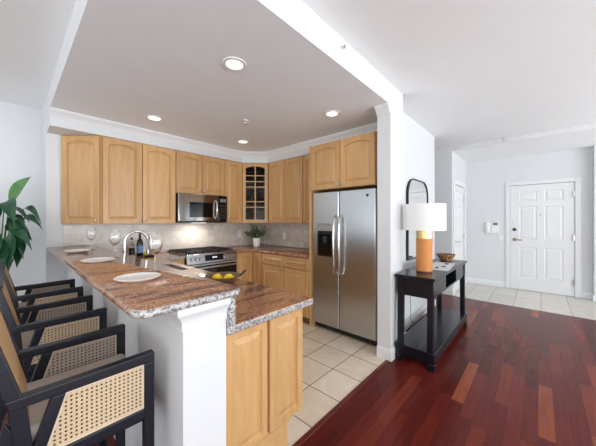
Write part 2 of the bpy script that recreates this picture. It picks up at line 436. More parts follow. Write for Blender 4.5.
struct('ceiling_entry', B((5.48, -4.2, ZE, 6.83, 1.172, ZC)), ['wall', 'ceil'])
for p_ in bpy.data.objects['ceiling_entry'].data.polygons:
    if abs(p_.normal.z) > .5: p_.material_index = 1
struct('wall_back', B((.265, 4.0, 0, 3.4, 4.6, ZC)), 'wall')
struct('wall_dining', B((-3.6, 4.48, 0, .265, 4.6, ZC)), 'wall')
struct('wall_kitchen_right', B((3.26, 1.29, 0, 3.4, 4.0, ZK)), 'wall')
struct('wall_mirror', B((2.70, 1.207, 0, 2.83, 1.268, ZK), (2.83, 1.24, 0, 3.30, 1.268, ZC), (3.30, 1.24, 0, 4.63, 3.3, ZC)), 'wall')
struct('wall_column', B((2.515, 1.07, 0, 2.83, 1.207, ZK), (2.515, 1.0701, ZK, 2.83, 1.207, ZC)), 'wall')
struct('wall_hall_end', B((4.6, 3.2, 0, 5.6, 3.3, ZC)), 'wall')
struct('wall_hall', B((5.48, 1.30, 0, 5.60, 3.3, ZC)), 'wall')
# closet wall with door opening X 5.66..6.52
CY0 = 1.172
struct('wall_closet', B((5.48, CY0, 0, 5.655, CY0+.13, ZC), (6.525, CY0, 0, 6.95, CY0+.13, ZC), (5.655, CY0, 2.065, 6.525, CY0+.13, ZC)), 'wall')
# entry wall with door opening Y -.49 .. .43
XD = 6.83
struct('wall_entry', B((XD, .425, 0, XD+.13, 1.31, ZC), (XD, -.72, 0, XD+.13, -.485, ZC), (XD, -.485, 2.075, XD+.13, .425, ZC)), 'wall')
struct('wall_right', B((6.68, -4.2, 0, 6.96, -.70, ZC)), 'wall')
# window walls out of the frame
def window_wall(name, axis, pos, a0, a1, openings):
    bx = []
    def add(s0, s1, z0, z1):
        bx.append((pos-.06, s0, z0, pos+.06, s1, z1) if axis == 'x' else (s0, pos-.06, z0, s1, pos+.06, z1))
    add(a0, a1, 0, .25); add(a0, a1, 2.55, ZC); e = a0
    for o0, o1 in openings: add(e, o0, .25, 2.55); e = o1
    add(e, a1, .25, 2.55); return struct(name, B(*bx), 'wall')
ops_l = [(-3.8, -1.4), (-1.0, 1.4), (1.8, 4.1)]; ops_b = [(-3.0, -.4), (0, 2.4), (2.9, 5.2)]
window_wall('wall_left', 'x', -3.66, -4.2, 4.6, ops_l); window_wall('wall_rear', 'y', -4.26, -3.72, 6.95, ops_b)
k = 0
for axis, pos, ops in (('x', -3.66, ops_l), ('y', -4.26, ops_b)):
    for o0, o1 in ops:
        k += 1; bx = []
        for s0, s1, z0, z1 in ((o0, o0+.05, .25, 2.55), (o1-.05, o1, .25, 2.55), ((o0+o1)/2-.025, (o0+o1)/2+.025, .3, 2.5), (o0+.05, o1-.05, .25, .3), (o0+.05, o1-.05, 2.5, 2.55)):
            bx.append((pos-.03, s0, z0, pos+.03, s1, z1) if axis == 'x' else (s0, pos-.03, z0, s1, pos+.03, z1))
        struct(f'window_{k}', B(*bx), 'trim')
# soffit above the wall cabinets with a diagonal corner
SZ = 2.345
SY, SX = 3.664, 2.931
def soffit():
    bm = bmesh.new()
    add_prism(bm, [(.27, SY), (2.62, SY), (SX, 3.355), (SX, 1.28), (3.26, 1.28), (3.26, 4.0), (.27, 4.0)], SZ, ZK); return bm
struct('wall_soffit', soffit(), 'wall')
def crown(path, prof, closed=False):   # profile points (out, z); path in xy with the outward side on its right
    bm = bmesh.new(); n = len(path); rings = []
    for i, p in enumerate(path):
        p = Vector(p); d = []
        if i > 0: d.append((p-Vector(path[i-1])).normalized())
        if i < n-1: d.append((Vector(path[i+1])-p).normalized())
        ns = [Vector((v.y, -v.x)) for v in d]
        m = ns[0] if len(ns) == 1 else (ns[0]+ns[1])/(1+ns[0].dot(ns[1]))
        rings.append([bm.verts.new((p.x+m.x*o, p.y+m.y*o, z)) for o, z in prof])
    k_ = len(prof)
    for a, b in zip(rings, rings[1:]):
        for j in range(k_): bm.faces.new((a[j], a[(j+1) % k_], b[(j+1) % k_], b[j]))
    bm.faces.new(rings[0]); bm.faces.new(rings[-1]); return bm
CP = [(0, ZK-.085), (.008, ZK-.085), (.012, ZK-.072), (.03, ZK-.05), (.05, ZK-.028), (.062, ZK-.018), (.066, ZK-.001), (0, ZK-.001)]
struct('trim_2', crown([(.271, SY), (2.62, SY), (SX, 3.355), (SX, 1.27)], CP), 'trim', smooth=True)
struct('trim_3', crown([(2.515, 1.207), (2.515, 1.072)], CP), 'trim', smooth=True)
# baseboards
BP = [(0, .001), (.016, .001), (.016, .085), (.011, .10), (.005, .112), (0, .112)]
struct('baseboard_column', crown([(2.515, 1.207), (2.515, 1.07), (2.83, 1.07), (2.83, 1.24)], BP), 'trim', smooth=True)
struct('baseboard_mirror', crown([(2.85, 1.24), (4.63, 1.24), (4.63, 3.2)], BP), 'trim', smooth=True)
struct('baseboard_hall', crown([(5.48, 3.2), (5.48, CY0), (5.58, CY0)], BP), 'trim', smooth=True)
struct('baseboard_entry', crown([(6.60, CY0), (XD, CY0), (XD, .50)], BP), 'trim', smooth=True)
struct('baseboard_right', crown([(XD, -.565), (XD, -.70), (6.68, -.70), (6.68, -4.1)], BP), 'trim', smooth=True)
struct('baseboard_dining', crown([(-3.55, 4.48), (.262, 4.48)], BP), 'trim', smooth=True)
struct('trim_4', B((5.57, CY0-.018, 0, 5.655, CY0, 2.15), (6.525, CY0-.018, 0, 6.60, CY0, 2.15), (5.655, CY0-.018, 2.065, 6.525, CY0, 2.15)), 'trim', bevel=.006)
struct('trim_5', B((XD-.018, .425, 0, XD, .495, 2.145), (XD-.018, -.56, 0, XD, -.485, 2.145), (XD-.018, -.485, 2.075, XD, .425, 2.145)), 'trim', bevel=.006)

# ---- interior doors
def six_panel(w, h, t=.04):
    """six recessed-and-raised panels; local x across, front at y=-t"""
    bm = bmesh.new()
    xs = [0, .14, .14+(w-.38)/2, .24+(w-.38)/2, w-.14, w]; zs = [0, .24, .84, 1.0, 1.64, 1.74, 1.94, h]
    add_f = lambda pts: bm.faces.new([bm.verts.new(p) for p in pts])
    for i in range(5):
        for j in range(7):
            x0, x1, z0, z1 = xs[i], xs[i+1], zs[j], zs[j+1]
            if i in (1, 3) and j in (1, 3, 5):
                lo = [[(x0+d, y, z0+d), (x1-d, y, z0+d), (x1-d, y, z1-d), (x0+d, y, z1-d)] for d, y in ((0, -t), (.012, -t+.009), (.022, -t+.009), (.045, -t+.002))]
                for a, b in zip(lo, lo[1:]):
                    for q in range(4): add_f((a[q], a[(q+1) % 4], b[(q+1) % 4], b[q]))
                add_f(lo[-1])
            else: add_f([(x0, -t, z0), (x1, -t, z0), (x1, -t, z1), (x0, -t, z1)])
    for pts in ([(0, -t, 0), (0, 0, 0), (0, 0, h), (0, -t, h)], [(w, -t, 0), (w, 0, 0), (w, 0, h), (w, -t, h)], [(0, -t, 0), (w, -t, 0), (w, 0, 0), (0, 0, 0)],
                [(0, -t, h), (w, -t, h), (w, 0, h), (0, 0, h)], [(0, 0, 0), (w, 0, 0), (w, 0, h), (0, 0, h)]): add_f(pts)
    bmesh.ops.remove_doubles(bm, verts=bm.verts, dist=1e-5); return bm
def rosette(r, d):
    bm = lathe([(r, 0), (r, d*.6), (r*.8, d), (0, d)], 18); bmesh.ops.rotate(bm, cent=(0, 0, 0), matrix=Matrix.Rotation(PI/2, 3, 'X'), verts=bm.verts); return bm
def lever_bm(sgn):
    bm = rosette(.03, .014)
    add_tube(bm, [(0, -.012, 0), (0, -.05, 0), (sgn*.02, -.06, 0), (sgn*.12, -.058, -.004)], .009, 10); return bm
# entry door: front faces -X -> rotate -90
d1 = struct('door_1', six_panel(.90, 2.06), 'trim', loc=(XD+.045, .42, .008), rotz=-PI/2)
obj('handle', lever_bm(1), 'oldbrass', d1, (.065, -.04, .985), smooth=True)
obj('deadbolt', rosette(.032, .022), 'steel_dark', d1, (.065, -.04, 1.185), smooth=True)
obj('latch_plate', rosette(.02, .012), 'chrome', d1, (.065, -.04, 1.335), smooth=True)
obj('peephole', rosette(.009, .006), 'black', d1, (.45, -.04, 1.475), smooth=True)
for z in (.25, 1.05, 1.84): obj('hinge', B((.88, -.066, z-.05, .902, -.041, z+.05)), 'chrome', d1, bevel=.003)
d2 = struct('door_2', six_panel(.86, 2.05), 'trim', loc=(5.66, CY0+.045, .008))
obj('handle', lever_bm(1), 'chrome', d2, (.07, -.04, .96), smooth=True)
for z in (.25, 1.02, 1.86): obj('hinge', B((.835, -.066, z-.045, .857, -.041, z+.045)), 'chrome', d2, bevel=.003)

# ------------------------------------------------------------------ kitchen: peninsula
PX0, PX1 = .445, .632          # half wall
struct('wall_peninsula', B((PX0, 1.0, 0, PX1, 4.0, 1.05)), 'wall')
def capital():
    bm = bmesh.new()
    prof = [(0, .955), (.008, .955), (.008, .978), (.012, .998), (.024, 1.016), (.032, 1.024), (.034, 1.03), (.034, 1.05), (0, 1.05)]
    path = [(PX0, 1.12), (PX0, 1.0), (PX1, 1.0)]
    return crown(path, prof)
struct('trim_6', capital(), 'trim', smooth=True)
def bullnose(pts, z0, z1, holes=None):
    bm = bmesh.new(); h = z1-z0
    loops = []
    for d, z in ((.010, z0), (.003, z0+h*.15), (0, z0+h*.35), (0, z0+h*.65), (.003, z0+h*.86), (.010, z1)):
        loops.append([bm.verts.new((x, y, z)) for x, y in offset_loop(pts, d)])
    n = len(pts)
    for a, b in zip(loops, loops[1:]):
        for i in range(n):
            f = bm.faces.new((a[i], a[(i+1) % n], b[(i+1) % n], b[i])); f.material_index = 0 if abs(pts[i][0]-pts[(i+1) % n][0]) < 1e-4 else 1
    bm.faces.new(loops[0]); bm.faces.new(loops[-1]); return bm
def rounded(pts, rad, which, n=6):   # round chosen corners of a ccw polygon
    out = []
    for i, p in enumerate(pts):
        if i not in which: out.append(p); continue
        p = Vector(p); a = (Vector(pts[i-1])-p).normalized(); b = (Vector(pts[(i+1) % len(pts)])-p).normalized()
        A, C = p+a*rad, p+b*rad
        for k_ in range(n+1):
            t = k_/n; q = A*(1-t)**2 + p*2*t*(1-t) + C*t*t; out.append((q.x, q.y))
    return out
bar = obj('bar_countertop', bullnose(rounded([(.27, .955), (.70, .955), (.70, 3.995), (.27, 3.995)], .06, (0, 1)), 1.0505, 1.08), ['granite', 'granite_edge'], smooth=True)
tag(bar, 'polished brown granite raised bar top with rounded corner above the white half wall', 'countertop')
# lower countertop, L-shaped, with a sink cut-out, as one slab
def low_top():
    bm = bmesh.new(); z0, z1 = .88, .92
    xs = [.634, .80, 1.13, 1.215, 1.525]; ys = [.985, 2.43, 2.87, 3.365, 3.98]
    for i in range(4):
        for j in range(4):
            if i == 1 and j == 1: continue
            if i == 3 and j < 3: continue
            add_box(bm, xs[i], ys[j], z0, xs[i+1], ys[j+1], z1)
    bmesh.ops.remove_doubles(bm, verts=bm.verts, dist=1e-5)
    dead = [f for f in bm.faces if sum(1 for g in bm.faces if g is not f and set(g.verts) == set(f.verts))]
    bmesh.ops.delete(bm, geom=dead, context='FACES')
    bmesh.ops.recalc_face_normals(bm, faces=bm.faces)
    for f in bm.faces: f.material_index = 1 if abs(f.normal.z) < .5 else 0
    bmesh.ops.dissolve_limit(bm, angle_limit=.01, verts=bm.verts, edges=bm.edges, delimit={'MATERIAL'})
    return bm
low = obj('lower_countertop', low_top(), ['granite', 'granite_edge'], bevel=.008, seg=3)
tag(low, 'lower brown granite counter with grey speckled edge beside the raised bar', 'countertop')
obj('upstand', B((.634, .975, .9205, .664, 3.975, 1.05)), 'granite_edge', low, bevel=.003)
sk = thing('kitchen_sink', 'dark undermount sink basin set in the lower granite counter', 'sink', (.80, 2.43, .70))
obj('basin', B((-.02, -.02, 0, .35, .46, .01), (-.02, -.02, .01, -.002, .46, .179), (.332, -.02, .01, .35, .46, .179), (-.002, -.02, .01, .332, -.002, .179), (-.002, .442, .01, .332, .46, .179)), 'sink', sk)
obj('drain', lathe([(.04, .0105), (.04, .014), (0, .013)], 18, (.165, .22)), 'chrome', sk, smooth=True)
fc = thing('kitchen_faucet', 'tall arched nickel gooseneck faucet behind the raised bar', 'faucet', (.735, 2.905, .9205))
arc = [(0, 0, .04), (0, 0, .245)] + [(.10-.10*math.cos(t*PI/12), 0, .25+.10*math.sin(t*PI/12)) for t in range(0, 13)] + [(.20, 0, .19)]
obj('base', lathe([(.027, 0), (.027, .012), (.02, .03), (.017, .08), (.013, .085)], 20), 'chrome', fc, smooth=True)
obj('spout', tube(arc, .0115, 12), 'chrome', fc, smooth=True)
obj('spray_head', tube([(.20, 0, .195), (.20, 0, .12)], .015, 12), 'chrome', fc, smooth=True)
obj('lever', tube([(0, -.015, .06), (0, -.05, .075), (0, -.09, .10)], .006, 8), 'chrome', fc, smooth=True)
# peninsula base cabinet: decorative end towards the living room
pc = thing('base_cabinet', 'maple peninsula base cabinet with two tall end panels under the lower granite counter', 'kitchen cabinet', (.664, 1.035, 0))
obj('body', B((-.028, .001, .262, .49, 1.36, .879)), 'maple', pc)
obj('sink_body', B((0, 1.36, .262, .49, 2.325, .69), (.487, 1.36, .69, .49, 2.325, .879)), 'maple', pc)
obj('plinth', B((.0, .05, 0, .43, 2.32, .262), (.0, .042, .20, .436, .05, .215)), 'maple', pc)
add_door(pc, -.027, .285, .243, .588, name='end_panel', st=.034)
add_door(pc, .234, .285, .252, .588, name='end_panel', st=.042)

# ------------------------------------------------------------------ kitchen: back run
wb = .635
bc = thing('base_cabinet', 'maple base cabinet in the back corner left of the range', 'kitchen cabinet', (1.157, 3.385, 0))
obj('body', B((0, .001, .1, .366, .59, .879)), 'maple', bc); obj('toe_kick', B((0, .06, 0, .366, .59, .1)), 'toe', bc)
add_door(bc, .01, .12, .346, .58, knob=(.03, .54)); add_drawer(bc, .01, .715, .346, .15)
# range
RX0, RX1, RY = 1.531, 2.287, 3.335
rg = thing('gas_range', 'stainless steel gas range with black grates on the back wall', 'stove', (RX0, RY, 0))
rw = RX1-RX0
obj('body', B((0, .03, .08, rw, .64, .905)), 'steel_dark', rg, bevel=.004)
obj('kick_panel', B((.02, .06, 0, rw-.02, .6, .08)), 'black', rg)
obj('cooktop', B((-.002, .02, .905, rw+.002, .64, .922)), 'black', rg, bevel=.004)
def cpanel():
    bm = bmesh.new()
    add_prism(bm, [(0, 0), (1, 0), (1, 1), (0, 1)], 0, 1); bm.clear()
    pts = [(-.02, .80), (.03, .80), (.03, .925), (.01, .925)]
    a = [bm.verts.new((0, y, z)) for y, z in pts]; b = [bm.verts.new((rw, y, z)) for y, z in pts]
    bm.faces.new(a); bm.faces.new(b)
    for i in range(4): bm.faces.new((a[i], a[(i+1) % 4], b[(i+1) % 4], b[i]))
    return bm
cp = obj('control_panel', cpanel(), 'steel', rg, bevel=.003)
def on_panel(z): return -.02 + .03*(z-.80)/.125
obj('display', B((.25, -.018, .825, .52, .01, .905)), 'dark_glass', cp, bevel=.002)
obj('clock', B((.35, -.0195, .862, .42, -.0175, .878)), 'digits', cp)
for x in (.06, .12, .18, .575, .635, .695):
    bm = lathe([(.024, 0), (.024, .006), (.019, .012), (.017, .034), (0, .035)], 18)
    bmesh.ops.rotate(bm, cent=(0, 0, 0), matrix=Matrix.Rotation(PI/2, 3, 'X'), verts=bm.verts)
    obj('knob', bm, 'chrome', cp, (x, on_panel(.862), .862), smooth=True)
od = obj('oven_door', B((.004, -.012, .22, rw-.004, .028, .79)), 'steel', rg, bevel=.004)
obj('window', B((.012, -.015, .235, rw-.012, -.011, .768)), 'dark_glass', od)
hb = tube([(.04, -.06, .745), (rw-.04, -.06, .745)], .013, 12)
for x in (.06, rw-.06): add_tube(hb, [(x, -.012, .745), (x, -.06, .745)], .009, 8)
obj('handle', hb, 'chrome', od, smooth=True)
obj('drawer', B((.004, -.01, .085, rw-.004, .028, .21)), 'steel', rg, bevel=.004)
for i in range(3):
    bm = bmesh.new(); x0 = .02 + i*(rw-.04)/3; x1 = x0 + (rw-.04)/3 - .008
    for x in (x0+.006, (x0+x1)/2, x1-.006): add_box(bm, x-.006, .06, .938, x+.006, .62, .953)
    for y in (.066, .2, .34, .48, .614): add_box(bm, x0, y-.006, .938, x1, y+.006, .953)
    for x in (x0+.006, x1-.006):
        for y in (.066, .34, .614): add_box(bm, x-.006, y-.006, .9225, x+.006, y+.006, .938)
    obj('grate', bm, 'iron', rg)
    for y in (.2, .48): obj('burner', lathe([(.045, .9225), (.045, .93), (.03, .936), (0, .936)], 18, ((x0+x1)/2, y)), 'iron', rg, smooth=True)
# corner base + right run base (diagonal-free: two straight faces meeting at the corner)
RF = 2.62                          # front plane of the right run
cb1 = thing('base_cabinet', 'maple base cabinet with single door right of the range', 'kitchen cabinet', (2.292, 3.385, 0))
obj('body', B((0, .001, .1, .328, .59, .879)), 'maple', cb1); obj('toe_kick', B((0, .06, 0, .328, .59, .1)), 'toe', cb1)
add_door(cb1, .008, .115, .31, .755)
rc = thing('base_cabinet', 'maple base cabinet with two drawers over doors between corner and refrigerator', 'kitchen cabinet', (RF, 3.384, 0), -PI/2)
L = 3.384-2.195
obj('body', B((0, .001, .1, L, .635, .879)), 'maple', rc); obj('toe_kick', B((0, .06, 0, L, .635, .1)), 'toe', rc)
add_door(rc, .035, .115, .20, .755, st=.045)
for x, wd in ((.262, .452), (.724, .455)):
    add_drawer(rc, x, .725, wd, .145); add_door(rc, x, .115, wd, .595, knob=((wd-.03) if x < .5 else .03, .555))
bm = bmesh.new()
rt = obj('right_countertop', bullnose([(2.292, 3.36), (2.555, 3.36), (2.595, 3.32), (2.595, 2.195), (3.255, 2.195), (3.255, 3.98), (2.292, 3.98)], .881, .92), ['granite', 'granite'], smooth=True)
bm.free()
tag(rt, 'brown granite counter in the right corner between range and refrigerator', 'countertop')
# backsplash
struct('trim_7', B((.634, 3.985, .9215, 1.5305, 3.999, 1.332), (1.5305, 3.985, .93, 2.2875, 3.999, 1.75), (2.2875, 3.985, .9215, 3.245, 3.999, 1.332), (3.246, 2.195, .9215, 3.2595, 3.999, 1.332)), 'splash')
struct('trim_8', B((.405, 3.985, 1.081, .634, 3.999, 1.332)), 'splash')

# ------------------------------------------------------------------ wall cabinets
Z0 = 1.333; HH = SZ - Z0 - .002; FY = SY + .012
wall_cab('maple wall cabinet with two tall arched doors left of the microwave', (.705, FY, Z0), 0, .822, HH, .31, 2, 'tall back wall cabinets')
wall_cab('short maple wall cabinet with two doors directly above the microwave', (RX0-.002, FY, 1.757), 0, .76, SZ-1.757-.002, .31, 2)
wall_cab('narrow single door maple wall cabinet between microwave and glass door', (2.291, FY, Z0), 0, .327, HH, .31, 1, knob_side='l')
# angled end cabinet
ang = math.atan2(3.66-3.99, .70-.395); wl = math.hypot(.305, .33)
ae = thing('wall_cabinet', 'angled maple end cabinet with one arched door beside the white wall end', 'kitchen cabinet', (.395, 3.99, Z0), ang)
inv = Matrix.Rotation(-ang, 3, 'Z')
def prism_in(root_loc, ang_, pts, z0, z1):
    bm = bmesh.new(); m = Matrix.Rotation(-ang_, 3, 'Z')
    add_prism(bm, [tuple((m @ Vector((x-root_loc[0], y-root_loc[1], 0)))[:2]) for x, y in pts], z0, z1); return bm
bmx = prism_in((.395, 3.99), ang, [(.397, 3.992), (.702, 3.662), (.702, 3.992)], 0, HH)
obj('body', bmx, 'maple', ae)
add_door(ae, .012, .004, wl-.03, HH-.012, arch=.035, knob=(wl-.03-.025, .04))
# diagonal glass corner cabinet
gl = thing('wall_cabinet', 'corner maple wall cabinet with arched glass pane door', 'kitchen cabinet', (2.622, FY, Z0), -PI/4)
dl = math.hypot(SX+.012-2.622, .319)
loc = (2.622, FY)
pts_c = [(2.622, FY), (2.622, 3.983), (3.244, 3.983), (3.244, 3.36), (SX+.012, 3.36)]
bm = prism_in(loc, -PI/4, pts_c, 0, .018); obj('body', bm, 'maple', gl)
obj('top_panel', prism_in(loc, -PI/4, pts_c, HH-.018, HH), 'maple', gl)
inner = [(2.622, 3.68), (2.622, 3.983), (2.637, 3.983), (2.637, 3.68)]
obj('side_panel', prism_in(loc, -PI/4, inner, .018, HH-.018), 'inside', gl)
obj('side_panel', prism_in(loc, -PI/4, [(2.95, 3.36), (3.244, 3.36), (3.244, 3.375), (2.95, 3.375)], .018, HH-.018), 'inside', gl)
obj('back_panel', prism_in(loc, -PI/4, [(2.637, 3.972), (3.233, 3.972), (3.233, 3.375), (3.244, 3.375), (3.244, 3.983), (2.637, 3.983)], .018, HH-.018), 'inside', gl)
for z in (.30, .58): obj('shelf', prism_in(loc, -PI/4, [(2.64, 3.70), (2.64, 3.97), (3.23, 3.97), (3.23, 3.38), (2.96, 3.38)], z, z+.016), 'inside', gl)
gd = obj('door', panel_door(dl-.03, HH-.012, st=.05, arch=.03, glass=True), 'maple', gl, (.015, 0, .004))
dw, dh = dl-.03, HH-.012
mb = [(dw/2-.009, -.018, .05, dw/2+.009, -.004, dh-.055)]
for f_ in (.26, .353, .60, .69, .79): mb.append((.05, -.017, f_*dh-.007, dw-.05, -.005, f_*dh+.007))
obj('muntin', B(*mb), 'maple', gd); obj('glass_pane', B((.05, -.010, .05, dw-.05, -.007, dh-.06)), 'pane', gd)
obj('knob', knob_bm(), 'chrome', gd, (dw-.025, -.02, .04), smooth=True)
# right wall cabinets
RXF = SX + .012
wall_cab('two door maple wall cabinet on the right wall beside the glass corner cabinet', (RXF, 3.345, Z0), -PI/2, .765, HH, .30, 2)
wall_cab('narrow maple wall cabinet half hidden by the refrigerator surround', (RXF, 2.575, Z0), -PI/2, .375, HH, .30, 1, knob_side='l')
fp = obj('refrigerator_side_panel', B((2.615, 2.172, 0, 3.245, 2.192, 2.34)), 'maple', bevel=.002)
tag(fp, 'tall thin maple panel standing against the left side of the refrigerator', 'panel')
wall_cab('maple cabinet with two arched doors directly above the refrigerator', (2.635, 2.171, 1.76), -PI/2, .89, .575, .60, 2)

# ------------------------------------------------------------------ appliances
mw = thing('microwave_oven', 'stainless over-range microwave with black control strip under short cabinet', 'microwave', (1.533, 3.585, 1.345))
mwW, mwH = .75, .408
obj('body', B((0, .03, 0, mwW, .395, mwH)), 'black', mw, bevel=.003)
md = obj('door', B((0, 0, .02, .60, .029, mwH)), 'steel_mw', mw, bevel=.006)
obj('window', B((.15, -.003, .075, .50, .001, .29)), 'dark_glass', md, bevel=.01)
hb = tube([(.555, -.002, .06), (.555, -.035, .09), (.555, -.04, .20), (.555, -.035, .30), (.555, -.002, .33)], .013, 12)
obj('handle', hb, 'chrome', md, smooth=True)
mp_ = obj('control_panel', B((.605, .002, .02, mwW, .029, mwH)), 'dark_glass', mw, bevel=.004)
obj('display', B((.625, -.0005, .31, .73, .003, .36)), 'lcd', mp_)
for r_ in range(5):
    for c_ in range(3): obj('button', B((.628+c_*.037, -.0005, .06+r_*.045, .655+c_*.037, .003, .088+r_*.045)), 'steel_dark', mp_)
obj('vent', B((.0, .0, 0, mwW, .029, .017)), 'black', mw)
# refrigerator
fr = thing('refrigerator', 'stainless side-by-side refrigerator with black ice dispenser', 'refrigerator', (2.645, 2.163, 0), -PI/2)
FW = .878; FZ = 1.733; DV = .405
obj('body', B((.004, .075, .03, FW-.004, .60, FZ-.01)), 'steel_dark', fr, bevel=.004)
obj('kick_grille', B((.01, .045, .012, FW-.01, .12, .065)), 'black', fr)
def ddoor(x0, x1): return B((x0, 0, .075, x1, .072, FZ))
fd = obj('freezer_door', ddoor(.002, DV-.003), 'steel', fr, bevel=.012, seg=3)
rd = obj('refrigerator_door', ddoor(DV+.003, FW-.002), 'steel', fr, bevel=.012, seg=3)
def handle(x):
    bm = bmesh.new(); ps = [(x, 0, .74), (x, -.045, .76), (x, -.058, .85), (x, -.064, 1.08), (x, -.058, 1.32), (x, -.045, 1.41), (x, 0, 1.43)]
    add_tube(bm, ps, .0145, 12); return bm
obj('handle', handle(DV-.038), 'chrome', fd, smooth=True); obj('handle', handle(DV+.038), 'chrome', rd, smooth=True)
dp = obj('dispenser', B((.085, -.006, .93, .325, .002, 1.335)), 'black', fd, bevel=.006)
obj('dispenser_panel', B((.09, -.010, 1.245, .32, -.005, 1.33)), 'steel_mid', dp, bevel=.003)
obj('cavity', B((.105, -.0075, .955, .305, -.0055, 1.22)), 'dark_glass', dp)
obj('paddle', B((.175, -.016, 1.10, .235, -.0075, 1.18)), 'steel_dark', dp, bevel=.004)
obj('emblem', lathe([(.016, 0), (.016, .003), (.012, .004), (0, .004)], 20), 'steel_dark', rd, (FW-.10, 0, 1.655)).rotation_euler = (PI/2, 0, 0)

# ------------------------------------------------------------------ counter chairs
def make_chair(label):
    W2, D = .212, .36        # half width, depth; root at floor under back edge, x forward
    r = thing('counter_chair', label, 'chair', group='cane-sided counter chairs along the bar')
    zt, zb, th = .861, .651, .034; q = .022
    for s in (-1, 1):
        y = s*(W2-th/2); y0, y1 = y-th/2, y+th/2
        def bar(name, pts, d=0, bv=.004):
            bm = bmesh.new(); add_plate(bm, [(x-q, z) for x, z in pts], y0+d, y1-d); return obj(name, bm, 'black_wood', r, bevel=bv)
        bar('arm_rail', [(-.004, zt-.036), (.386, zt-.038), (.386, zt), (-.012, zt-.004)])
        bar('leg', [(.350, 0), (.386, 0), (.386, zt-.038), (.350, zt-.038)])
        bar('side_rail', [(.055, zb-.035), (.350, zb-.035), (.350, zb), (.067, zb)], bv=.003)
        bar('strut', [(.088, zt-.037), (.122, zt-.037), (.068, zb), (.03, .46), (0, .46), (.034, zb)], .002, .003)
        bar('rear_post', [(-.063, 1.05), (-.028, 1.05), (.022, zt), (.034, zt-.037), (.048, .68), (.137, 0), (.098, 0), (.008, .68), (-.005, zt-.037), (-.014, zt)], .003, .003)
        bar('leg', [(-.012, .80), (.012, .74), (-.16, 0), (-.195, 0)], .005, .003)
        bm = bmesh.new(); zz = [(x-q, z) for x, z in ((.0675, zb), (.350, zb), (.350, zt-.038), (.1215, zt-.038))]
        add_plate(bm, zz, y-.006, y+.006); cpn = obj('cane_panel', bm, 'cane' if s < 0 else 'cane_grey', r)  # far-side panel gets a greyer cane colour than the near side
        lo = offset_loop(zz, .0); li = offset_loop(zz, .007)
        bm = bmesh.new()
        for i in range(4):
            j = (i+1) % 4
            add_plate(bm, [lo[i], lo[j], li[j], li[i]], y-.009, y+.009)
        obj('spline', bm, 'cane_rim', cpn)
    # seat frame + cushion
    obj('seat_frame', B((.03, -W2+th, .585, D-.005, W2-th, .625)), 'black_wood', r, bevel=.004)
    bm = bmesh.new(); a, b = W2-th-.002, .70
    add_box(bm, .0, -a, .626, D-.004, a, .735)
    obj('cushion', bm, 'cushion', r, bevel=.022, seg=4, smooth=True)
    # back panel (cane in a pale frame) leaning back
    bm = bmesh.new()
    for s in (0, 1): pass
    v = [(-.002, .745), (.022, .745), (-.048, 1.045), (-.072, 1.045)]
    add_plate(bm, v, -W2+th+.012, W2-th-.012)
    bk = obj('backrest', bm, 'back_cane', r, bevel=.004)
    obj('top_rail', B((-.076, -W2+.036, 1.046, -.046, W2-.036, 1.064)), 'black_wood', r, bevel=.005)
    obj('footrest', B((D-.03, -W2+th, .22, D-.008, W2-th, .25)), 'black_wood', r, bevel=.003)
    return r
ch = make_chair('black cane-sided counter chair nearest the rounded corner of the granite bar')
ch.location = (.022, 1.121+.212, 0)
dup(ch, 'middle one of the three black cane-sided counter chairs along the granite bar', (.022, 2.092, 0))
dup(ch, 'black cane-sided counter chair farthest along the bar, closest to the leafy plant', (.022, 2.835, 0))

# ------------------------------------------------------------------ on the bar
def plate_bm():
    return lathe([(0, .003), (.062, .003), (.068, .0), (.076, .001), (.101, .014), (.103, .0165), (.100, .018), (.078, .010), (.066, .0085), (0, .0085)], 48, cap=False)
PG = 'white plates along the granite bar'
for (x, y), lb in (((.435, 1.49), 'white dinner plate nearest the rounded corner of the granite bar'), ((.43, 2.35), 'white dinner plate in the middle of the granite bar'), ((.43, 3.22), 'white dinner plate at the far end of the bar by the white wall end')):
    p = obj('dinner_plate', plate_bm(), 'ceramic', None, (x, y, 1.0805), smooth=True); tag(p, lb, 'plate', PG)
def wine_glass(x, y, lb):
    t = thing('wine_glass', lb, 'wine glass', (x, y, 1.0805), 0, 'wine glasses along the granite bar')
    obj('foot', lathe([(0, 0), (.034, 0), (.034, .002), (.012, .004), (.004, .01), (0, .011)], 28, cap=False), 'glass', t, smooth=True)
    obj('stem', lathe([(0, .009), (.0038, .010), (.0034, .05), (.0036, .09), (.007, .098), (0, .099)], 14, cap=False), 'glass', t, smooth=True)
    obj('bowl', lathe([(0, .097), (.010, .099), (.028, .115), (.038, .14), (.0395, .165), (.036, .20), (.033, .222), (.0318, .222), (.0345, .20), (.0378, .165), (.0362, .14), (.027, .118), (.010, .103), (0, .101)], 32, cap=False), 'glass', t, smooth=True)
wine_glass(.572, 1.66, 'clear wine glass behind the nearest white plate on the bar')
wine_glass(.565, 2.50, 'clear wine glass behind the middle white plate on the bar')
wine_glass(.555, 3.34, 'clear wine glass behind the farthest white plate on the bar')
